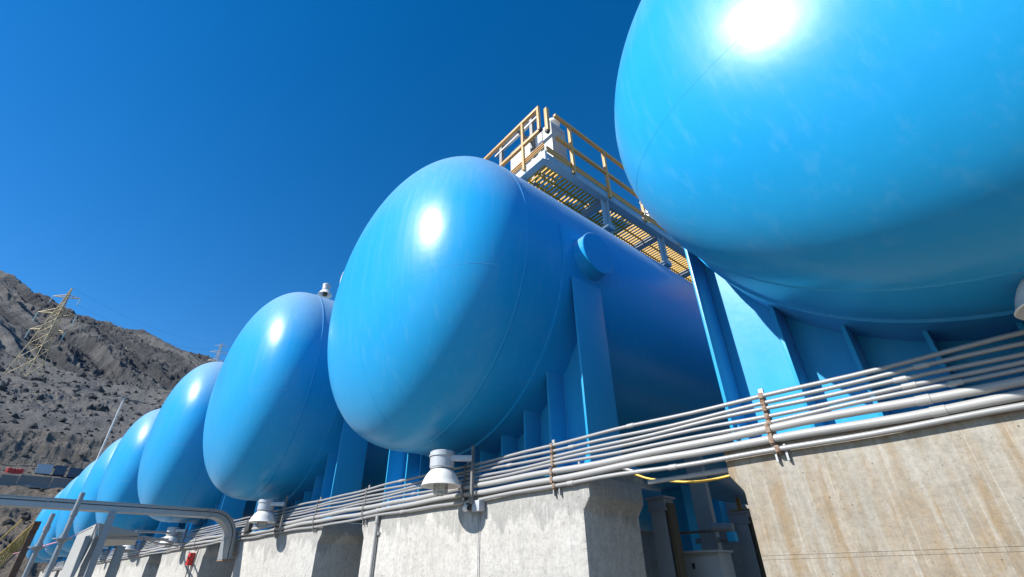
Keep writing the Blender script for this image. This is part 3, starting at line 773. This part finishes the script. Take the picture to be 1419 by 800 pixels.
# second, lower platform section that bridges to the huge tank
br = empty('bridge_platform', pl(.0, 4.2, -.05), 'brown grated bridge between the platform and the huge tank', 'platform', None, -ph)
bb = MB()
for y_ in (.0, 1.3, 2.7, 4.2): bb.box((1.2, y_, .06), (2.4, .10, .14))
bb.box((.06, 2.1, .06), (.08, 4.3, .16)).box((2.4, 2.1, .06), (.08, 4.3, .16))
bb.build('deck_frame', M_framegrey, br, bevel=.003)
gb = MB()
for y_ in np.arange(.1, 4.2, .085): gb.box((1.2, y_, .14), (2.3, .030, .034))
for x_ in np.arange(.2, 2.4, .22): gb.box((x_, 2.1, .13), (.022, 4.2, .026))
gb.build('grating', M_yelgrate, br)
MB().box((1.2, 1.3, -.02), (2.4, .03, .03)).build('edge_strip', M_white, br)
ls = MB()
for i in range(9): ls.box((.5+i*.14, 4.9, .02), (.06, .03, .16))
ls.build('louvre', M_white, br)
MB().box((1.1, 4.95, .0), (1.5, .05, .40)).build('back_panel', M_dark, br)
MB().box((.15, .9, -.5), (.10, .10, 1.0)).build('leg', M_framegrey, br)

# lamp above the third tank and small bracket behind the second
tl_ = on_z(449, 410, 5.35)
o = empty('crown_lamp', tl_ + np.array((0, 0, -.02)), 'small bell lamp on a post above the crown of the third tank', 'lamp')
MB().tube([(0, 0, -.6), (0, 0, .0)], .025, 8).build('post', M_white, o)
MB().lathe([(.0001, .40), (.11, .40), (.13, .37), (.13, .34), (.115, .33), (.115, .21), (.10, .19)], (.05, 0, 0), (0, 0, 1), 24).build('housing', M_lampgrey, o)
MB().lathe([(.10, .19), (.14, .15), (.19, .06), (.21, .03), (.195, .035), (.13, .13), (.0001, .15)], (.05, 0, 0), (0, 0, 1), 28).build('lamp_shade', M_white, o)
MB().lathe([(.07, .14), (.07, .02), (.0001, .01)], (.05, 0, 0), (0, 0, 1), 20).build('lens', M_olive, o)
o.scale = (.72, .72, .72)
hp = on_z(478, 378, 5.55)
hk = empty('hoop', hp, 'small white bent bracket just behind the left edge of the tank with the nozzle', 'bracket')
MB().tube(smooth_path([(-.12, 0, -.35), (-.11, 0, -.06), (-.05, 0, .03), (.06, 0, .05), (.25, 0, .05)]), .016, 10).build('hoop_tube', M_white, hk)
MB().tube(smooth_path([(-.07, 0, -.3), (-.065, 0, -.08), (-.02, 0, -.02), (.1, 0, -.01)]), .014, 8).build('inner_tube', M_rusty, hk)

# ------------------------------------------------------------------ space below and behind the tanks (seen in the gap)
def col_h(px, py, y, w, mat, label, zt=None, band=True, name='steel_column'):
    p_ = on_y(px, py, y); zt = p_[2] if zt is None else zt
    o = empty(name, (p_[0], y, GZ), label, 'column', 'steel columns under the tanks')
    H = zt-GZ
    MB().box((0, -w/2, H/2), (w, .02, H)).box((0, w/2, H/2), (w, .02, H)).box((0, 0, H/2), (.015, w-.02, H)).build('shaft', mat, o)
    MB().box((0, 0, H+.006), (w*1.5, w*1.5, .02)).box((0, 0, H-.11), (w*1.3, w*1.3, .02)).box((0, 0, H-.05), (w*1.2, w*1.2, .10)).build('cap_plate', mat, o)
    if band:
        MB().box((w/2+.030, 0, H/2+.1), (.035, w*.8, H-.3)).build('fire_coating', M_olive, o)
        MB().box((w/2+.037, 0, (H-.95)/2), (.06, w+.02, H-.95)).build('blue_band', M_bluebase, o)
    return o
col_h(914, 692, 4.9, .16, M_colshade, 'grey steel column with a cap plate, left in the gap between the piers')
col_h(1027, 712, 6.4, .17, M_colshade, 'grey steel column with blue foot, against the left edge of the tan pier')
o = MB().box((0, 0, 1.7), (.22, .10, 3.4)).build('steel_post', M_cab); p_ = on_y(972, 690, 6.6); o.location = (p_[0], 6.6, GZ)
tag(o, 'pale grey plain post in the middle of the gap', 'post')
p_ = on_y(940, 705, 8.2)
o = MB().box((0, 0, 1.8), (.5, .06, 3.6)).box((.24, -.1, 1.8), (.03, .3, 3.6)).build('blue_support_plate', M_steelblue); o.location = (p_[0], 8.2, GZ)
tag(o, 'dark blue steel support plate in the shade of the gap', 'support plate')
p_ = on_y(972, 767, 5.6)
cb = empty('switch_cabinet', (p_[0]+.05, 5.6, GZ), 'grey switch cabinet standing in the gap between the piers', 'cabinet')
H = p_[2]-GZ
MB().box((0, 0, H/2), (.42, .30, H)).build('cabinet_body', M_cab, cb, bevel=.008)
MB().box((.03, -.16, H/2), (.30, .02, H-.06)).build('door', M_cab, cb, bevel=.005)
MB().box((0, -.02, H+.01), (.46, .38, .02)).build('roof_plate', M_cab, cb)
MB().box((-.08, -.175, H-.12), (.025, .02, .05)).box((-.08, -.175, H-.42), (.04, .02, .02)).build('handle', M_black, cb)
# rear concrete blocks
for (xa, xb, y_, h_, l_) in ((-5.4, -3.35, 8.9, .62, 'low grey concrete block behind the columns in the gap'), (-3.3, -2.6, 9.6, .45, 'second low grey concrete block further right in the gap')):
    o = MB().box(((xa+xb)/2, y_, (h_+GZ)/2), (xb-xa, .7, h_-GZ)).build('concrete_block', M_conc_dark, bevel=.02); tag(o, l_, 'concrete block')
# yellow frame
yf = empty('guard_rail', (-3.4, 10.2, GZ), 'yellow pipe guard rail far back in the gap', 'railing')
for x_ in (-.5, -.1, .35, .8, 1.3): MB().box((x_, 0, 1.7), (.06, .06, 3.4)).build('post', M_yel, yf)
for z_ in (1.4, 2.1, 2.8): MB().box((.4, 0, z_), (2.2, .05, .05)).build('rail', M_yel, yf)
p0_, p1_ = on_y(985, 731, 6.2), on_y(1016, 731, 6.2)
o = MB().tube([p0_, p1_], .05, 16).build('white_pipe', M_galv2); tag(o, 'thick white pipe across the back of the gap', 'pipe')
o = MB().tube([on_y(940, 739, 6.4), on_y(1018, 734, 6.4)], .016, 10).build('thin_pipe', M_rusty); tag(o, 'thin rusty pipe below the white pipe in the gap', 'pipe')
o = MB().tube([on_y(965, 750, 6.6), on_y(1018, 747, 6.6)], .03, 10).build('grey_pipe', M_colgrey); tag(o, 'grey pipe lowest of the three pipes in the gap', 'pipe')
o = MB().box((0, 0, 0), (.10, .06, .10)).build('valve_box', M_cyan, bevel=.006); o.location = tuple(map(float, on_y(1015, 744, 6.0))); tag(o, 'small cyan valve box by the pipes in the gap', 'valve')
rw = MB().box((-12, 16.5, 1.2), (60, .5, 6)).build('rear_wall', M_conc_dark); tag(rw, 'shaded grey wall behind the tank row', 'wall')

# ------------------------------------------------------------------ cable tray with supports at the left
XT = -10.8
ZT0 = 1.10
tr = empty('cable_tray', (XT, 3.2, ZT0), 'grey covered cable tray crossing the lower left and bending down to the wall', 'cable tray')
path = [(0, -12.0, -.07), (0, -6, -.02), (0, -.35, 0)]
bend = [(0, -.35+.42*math.sin(a), -.42+.42*math.cos(a)) for a in np.linspace(0, math.pi/2, 9)]
P_ = path+bend[1:]+[(0, .08, -.62), (0, .09, -.74)]
def tray_strip(P, x0, x1, t0, t1):
    mb = MB(); vs = []; n = len(P)
    for i, p in enumerate(P):
        a, b_ = np.array(P[max(i-1, 0)]), np.array(P[min(i+1, n-1)]); t_ = (b_-a)/np.linalg.norm(b_-a); nn = np.array((0, -t_[2], t_[1]))
        for x_, o_ in ((x0, t0), (x1, t0), (x1, t1), (x0, t1)): vs.append(np.array(p)+nn*o_+np.array((x_, 0, 0)))
    fs = [(i*4+k, i*4+(k+1) % 4, i*4+4+(k+1) % 4, i*4+4+k) for i in range(n-1) for k in range(4)]
    fs += [(0, 1, 2, 3), tuple(n*4-4+k for k in (3, 2, 1, 0))]
    return mb.add(vs, fs)
tray_strip(P_, -.15, .15, -.075, .05).build('tray_body', M_tray, tr, ang=25)
tray_strip(P_, -.17, .17, .052, .062).build('tray_cover', M_tray, tr, ang=25)
tray_strip(P_, .151, .156, .0, .014).build('side_slot', M_traygap, tr, ang=25)
mb = MB()
for y_ in (-.40, -2.7, -5.4, -8.1): mb.box((0, y_, -.01), (.33, .012, .15))
mb.box((0, .06, -.42), (.33, .15, .012))
mb.build('joint_plate', M_tray, tr)
MB().box((.0, .12, -.755), (.36, .2, .025)).build('end_bracket', M_rusty, tr)
def post_between(px0, py0, px1, py1, dist, r_, mat, label, name, cat, square=False, collar=None, zbot=GZ):
    a = on_d(px0, py0, dist); x_, y_, zt = a
    o = empty(name, (x_, y_, zbot), label, cat)
    H = zt-zbot
    if square: MB().box((0, 0, H/2), (2*r_, 2*r_, H)).build('shaft', mat, o, bevel=.004)
    else: MB().tube([(0, 0, 0), (0, 0, H)], r_, 16).build('shaft', mat, o)
    if collar is not None:
        MB().lathe([(r_, -.03), (r_+.012, -.03), (r_+.02, -.005), (r_+.07, 0), (r_+.07, .012), (r_+.01, .014), (r_+.01, .05), (r_, .05)], (0, 0, H-collar), (0, 0, 1), 20).build('collar', mat, o)
        MB().lathe([(r_+.008, -.03), (r_+.008, .03)], (0, 0, H-collar*.45), (0, 0, 1), 16).build('socket', mat, o)
    return o
post_between(115, 683, 70, 800, 8.0, .026, M_scaff, 'tallest grey scaffold post with a collar, in front of the cable tray', 'scaffold_post', 'post', collar=.50, zbot=-.6)
post_between(74, 712, 34, 800, 9.2, .027, M_scaff, 'shorter grey scaffold post with a collar, second from the left', 'scaffold_post', 'post', collar=.40, zbot=-.6)
rp = post_between(47, 734, 10, 798, 9.6, .036, M_rustpost, 'brown rusty post at the far left', 'rusty_post', 'post', square=True, zbot=-.6)
MB().box((.09, 0, .98+.30), (.12, .07, .10)).build('top_stub', M_rustpost, rp)
o = post_between(157, 709, 122, 800, 10.72, .045, M_colgrey, 'grey square post under the cable tray', 'tray_support', 'post', square=True, zbot=-.6)
o = post_between(168, 757, 148, 800, 11.2, .06, M_colgrey, 'short grey post right of the white canopy', 'canopy_post', 'post', square=True, zbot=-.6)
# pink cord between the posts
cp = [on_d(18, 768, 9.7), on_d(58, 757, 9.4), on_d(92, 747, 8.2), on_d(128, 731, 10.8)]
tag(MB().tube(smooth_path(cp), .006, 6).build('pink_cord', M_pink), 'thin pink cord strung between the left posts', 'cord')
# white canopy over a switch cabinet
ca = empty('canopy', on_d(128, 762, 11.6)*np.array([1, 1, 0]), 'white sheet metal canopy with a hipped roof behind the tray posts', 'canopy')
A0 = np.array(ca.location)
def rel(px, py, d): return on_d(px, py, d)-A0
p1, p2, p3 = rel(141, 725, 11.0), rel(99, 770, 11.0), rel(133, 744, 11.0)
back = np.array((-.9, .15, 0.))
v_ = [rel(138, 725, 11.0), rel(193, 738.5, 11.9), rel(136, 742, 11.0), rel(192, 741, 11.9)]
mb = MB()
r0, r1, e0, e1 = v_[0], v_[1], v_[2], v_[3]
bk = [q_+back-np.array((0, 0, .12)) for q_ in (r0, r1, e0, e1)]
mb.add([r0, r1, e1, e0, bk[0], bk[1], bk[3], bk[2]], [(0, 3, 2, 1), (4, 5, 6, 7), (0, 1, 5, 4), (3, 7, 6, 2), (0, 4, 7, 3), (1, 2, 6, 5)])
mb.build('roof', M_cab, ca)
q0 = rel(138, 725, 10.8); q1 = rel(112, 738, 11.6); q2 = rel(85, 800, 11.6); q3 = rel(104, 800, 10.8)
tk = np.array((-.12, -.02, 0))
mb = MB().add([q0, q1, q2, q3, rel(133, 743, 10.8)]+[q_+tk for q_ in (q0, q1, q2, q3, rel(133, 743, 10.8))], [(0, 1, 2, 3, 4), (9, 8, 7, 6, 5), (0, 5, 6, 1), (1, 6, 7, 2), (2, 7, 8, 3), (3, 8, 9, 4), (4, 9, 5, 0)])
mb.build('side_panel', M_cab, ca, smooth=False)
mb = MB().bar(rel(122, 743, 10.9), rel(100, 800, 10.9), .06, .06).bar(rel(132, 745, 10.95), rel(112, 800, 10.95), .09, .05)
mb.build('frame', M_colgrey, ca)
mb = MB().bar(rel(124, 744, 10.95), rel(232, 748, 13.0), .05, .05).build('eaves_rail', M_strut, ca)
# wavy thin conduits between canopy and lamps
cps = [[(188, 737), (215, 737.5), (236, 739)], [(150, 746), (196, 744.5), (222, 748), (240, 752)], [(200, 746), (216, 753), (232, 755), (247, 757)]]
for i, cpx in enumerate(cps):
    dd = [12.2, 13.2, 14.3, 14.5]
    tag(MB().tube(smooth_path([on_d(a, b_, dd[j]) for j, (a, b_) in enumerate(cpx)]), .02, 8).build('thin_conduit', M_galv),
        ['straight thin conduit leaving the canopy roof', 'wavy thin conduit from the canopy towards the lamps', 'lowest bent thin conduit left of the fourth lamp'][i], 'conduit')

# ------------------------------------------------------------------ things on the hillside
def lattice_tower(base, H, wb, wt, mat, arms, label, rz, insul=True, mast=.2):
    o = empty('pylon', base, label, 'pylon', None, rz)
    def wid(z): return wb+(wt-wb)*min(1, z/(H*.82)) if z < H*.82 else wt*(1-(z-H*.82)/(H*.18)*.85)
    lv = [0]; z = 0
    while z < H*.98:
        z += max(wid(z)*1.05, H*.035); lv.append(min(z, H))
    th_ = max(.07, H*.0034)
    legs = [(-1, -1), (1, -1), (1, 1), (-1, 1)]
    lg = MB(); br = MB()
    for a, b_ in zip(lv[:-1], lv[1:]):
        wa, w2 = wid(a)/2, wid(b_)/2
        for i in range(4):
            s0, s1 = legs[i], legs[(i+1) % 4]
            lg.bar((s0[0]*wa, s0[1]*wa, a), (s0[0]*w2, s0[1]*w2, b_), th_*1.5, th_*1.5, (.3, .2, 1))
            br.bar((s0[0]*wa, s0[1]*wa, a), (s1[0]*w2, s1[1]*w2, b_), th_*.75, th_*.75, (.3, .2, 1))
            br.bar((s1[0]*wa, s1[1]*wa, a), (s0[0]*w2, s0[1]*w2, b_), th_*.75, th_*.75, (.3, .2, 1))
            br.bar((s0[0]*w2, s0[1]*w2, b_), (s1[0]*w2, s1[1]*w2, b_), th_*.75, th_*.75, (.3, .2, 1))
    lg.build('leg_frame', mat, o); br.build('bracing', mat, o)
    for zf, L in arms:
        z = zf*H; w = wid(z)/2
        for s in (-1, 1):
            am = MB()
            for sy in (-1, 1):
                am.bar((s*w, sy*w, z), (s*L, 0, z+.3), th_, th_, (.3, .2, 1)); am.bar((s*w, sy*w, z+L*.28), (s*L, 0, z+.3), th_, th_, (.3, .2, 1))
            for f_ in (.35, .65): am.bar((s*(w+(L-w)*f_), -w*(1-f_), z+.1), (s*(w+(L-w)*f_), w*(1-f_), z+.1), th_*.8, th_*.8); am.bar((s*(w+(L-w)*f_), 0, z+.1), (s*(w+(L-w)*f_), 0, z+L*.28*(1-f_)), th_*.8, th_*.8)
            ao = am.build('cross_arm', mat, o)
            if insul:
                MB().tube([(s*L, 0, z+.2), (s*L, 0, z-L*.62)], th_*1.1, 6).build('insulator', M_glassins, ao)
    return o
b0, a0, z_top = at_hill(30, 522, 335)
_, _, z_top = at_hill(103, 400, 335)
lattice_tower(b0-np.array((0, 0, 1.5)), z_top-b0[2]+1.5, 9.5, 1.5, M_pylon, [(.50, 8.0), (.69, 9.0), (.88, 6.5)], 'yellowish lattice pylon leaning on the ridge line at the left', R(60), mast=.2)
b1_, a1, z1 = at_hill(308, 475, 640)
lattice_tower(np.array((b1_[0], b1_[1], z1-62)), 62, 10, 1.8, M_pylon2, [(.60, 9), (.78, 10), (.92, 7)], 'pale grey lattice pylon top showing behind the fourth tank', R(60), insul=False)
# power lines between and beyond the pylons
tA = np.array((b0[0], b0[1], 0)); HA_ = z_top-b0[2]
tB = np.array((b1_[0], b1_[1], 0))
for i, (zf, zf2, s) in enumerate(((.88, .92, 1), (.69, .78, 1), (.88, .92, -1), (1.0, 1.0, 0))):
    L1_ = {.88: 6.5, .69: 9.0, 1.0: 0}[zf]*s; L2_ = {.92: 7, .78: 10, 1.0: 0}[zf2]*s
    a_ = tA+np.array((math.cos(R(60))*L1_, math.sin(R(60))*L1_, b0[2]+HA_*zf-(4 if s else 0)))
    b_ = tB+np.array((math.cos(R(60))*L2_, math.sin(R(60))*L2_, z1-62+62*zf2-(4 if s else 0)))
    pts = [a_+(b_-a_)*u_-np.array((0, 0, 4*9*u_*(1-u_))) for u_ in np.linspace(0, 1, 30)]
    tag(MB().tube(pts, .035, 5).build('power_line', M_dark), ['thin wire from the right upper arm', 'thin wire from the right middle arm', 'thin wire from the left upper arm', 'thin wire from the tip'][i]+' of the yellowish pylon', 'power line', 'wires between the pylons')
# light pole
_, _, zt_ = at_hill(172, 552, 120); bs, _, zb_ = at_hill(143, 625, 120)
lp = empty('light_pole', (on_d(172, 552, 120)[0], on_d(172, 552, 120)[1], bs[2]-2), 'thin white light pole in front of the hillside', 'light pole')
Hh = zt_-bs[2]+2
MB().tube([(0, 0, 0), (0, 0, Hh)], [.20, .13], 8).build('pole', M_white, lp)
MB().box((.0, -.45, Hh-.1), (.25, .9, .16)).build('lamp_head', M_white, lp)
# wire fence along the road below the cliff
fn = empty('wire_fence', (0, 0, 0), 'dark wire fence on slanted posts below the cliff at the left', 'fence')
fa = [((a - 360) if a > 180 else a) for a in ()]
prev = None; rails = MB()
for i, a in enumerate(np.linspace(176.2, 183.5, 17)):
    r_ = 149.5; z_ = terr(a, r_); p_ = np.array((r_*math.cos(R(a)), r_*math.sin(R(a)), z_-.3))
    MB().box(p_+np.array((0, 0, 1.1)), (.09, .09, 2.4)).build('post', M_dark, fn)
    if prev is not None:
        for h_, w_ in ((2.2, .03), (1.5, .025), (.9, .025), (.3, .22)): rails.bar(prev+np.array((0, 0, h_)), p_+np.array((0, 0, h_)), w_, w_)
    prev = p_
rails.build('wires', M_dark, fn)
# concrete barriers
for i, (pa, pb, l_) in enumerate((((-40, 662), (-3, 664), 'grey concrete barrier at the left edge of the picture'), ((-1, 664), (24, 666), 'grey concrete barrier below the red barrels'), ((26, 664), (70, 669), 'long grey concrete barrier in the middle of its row'), ((71, 669), (98, 672), 'grey concrete barrier nearest to the blue tanks'))):
    a_, aa, _ = at_hill(pa[0], pa[1], 99.5); b_, ab, _ = at_hill(pb[0], pb[1], 99.5)
    d_ = (b_-a_); L = np.linalg.norm(d_[:2]); d_[2] = 0; d_ /= np.linalg.norm(d_); n_ = np.array((-d_[1], d_[0], 0))
    z0 = min(a_[2], b_[2])-.3
    o = MB().prism([(-.75, 0), (.75, 0), (.6, .3), (.3, .7), (.22, 1.65), (-.22, 1.65), (-.3, .7), (-.6, .3)], 0, L, lambda p, q_, d: np.array((a_[0], a_[1], z0))+n_*p+d_*d+np.array((0, 0, q_))).build('concrete_barrier', M_barrier, bevel=.06)
    tag(o, l_, 'barrier', 'concrete barriers on the terrace')
# containers and barrels
for i, (px0, px1, y_, mt, l_) in enumerate(((45, 69, 659, M_cont, 'pale blue site container behind the barriers'), (70.5, 88, 661, M_cont_dk, 'navy site container beside the pale one'), (90, 112, 664, M_cont_dk, 'navy site container half hidden by the tanks'))):
    a_ = on_d(px0, y_, 131); b_ = on_d(px1, y_, 131); gz_ = terr((math.degrees(math.atan2(a_[1], a_[0]))) % 360, 131)
    w_ = np.linalg.norm((b_-a_)[:2]); c0_ = (a_+b_)/2
    ang_ = math.atan2(b_[1]-a_[1], b_[0]-a_[0])
    cn = empty('site_container', (c0_[0], c0_[1], gz_-.1), l_, 'container', 'site containers on the terrace', ang_)
    MB().box((0, 0, .85), (w_-.1, 2.4, 1.6)).build('container_body', mt, cn, bevel=.05)
    MB().box((0, 0, 1.7), (w_, 2.5, .10)).build('roof', M_cont if i == 0 else M_cont_dk, cn)
    MB().box((0, 1.23, .55), (w_-.4, .06, .08)).build('rail', M_yel if i else M_strut, cn)
    MB().box((w_*.25, 1.22, .85), (.9, .06, 1.2)).build('door', M_dark, cn)
for i, px in enumerate((7, 12.5, 19, 24.5)):
    b_, a_, _ = at_hill(px, 662, 129)
    o = MB().lathe([(.0001, 1.0), (.36, 1.0), (.39, .96), (.39, .7), (.42, .67), (.39, .64), (.39, .36), (.42, .33), (.39, .3), (.39, 0)], (0, 0, 0), (0, 0, 1), 16).build('barrel', M_red)
    o.location = tuple(map(float, b_-np.array((0, 0, .2)))); tag(o, 'red barrel standing behind the barriers at the far left', 'barrel', 'red barrels behind the barriers')
# yellow stair railing climbing the near slope
st = empty('stair_railing', (0, 0, 0), 'yellow stair railing climbing the slope at the far left', 'railing')
pp = [on_d(a, b_, 62) for a, b_ in ((-30, 792), (0, 768), (18, 752), (36, 735), (50, 722))]
for off, w_ in ((0, .045), (-.8, .035)):
    MB().tube([q_+np.array((0, 0, off)) for q_ in pp], w_, 8).build('rail', M_yelgrate, st)
MB().tube([q_+np.array((0, 0, -1.9)) for q_ in pp], .07, 8).build('stringer', M_rusty, st)
for u_ in np.linspace(0, 1, 15):
    k_ = min(int(u_*4), 3); f_ = u_*4-k_; q_ = pp[k_]*(1-f_)+pp[k_+1]*f_
    MB().tube([q_, q_-np.array((0, 0, 1.9))], .035, 6).build('post', M_yelgrate, st)
b2 = [q_+np.array((-1.2, -.9, .15)) for q_ in pp]
MB().tube(b2, .045, 8).build('rail', M_yelgrate, st)
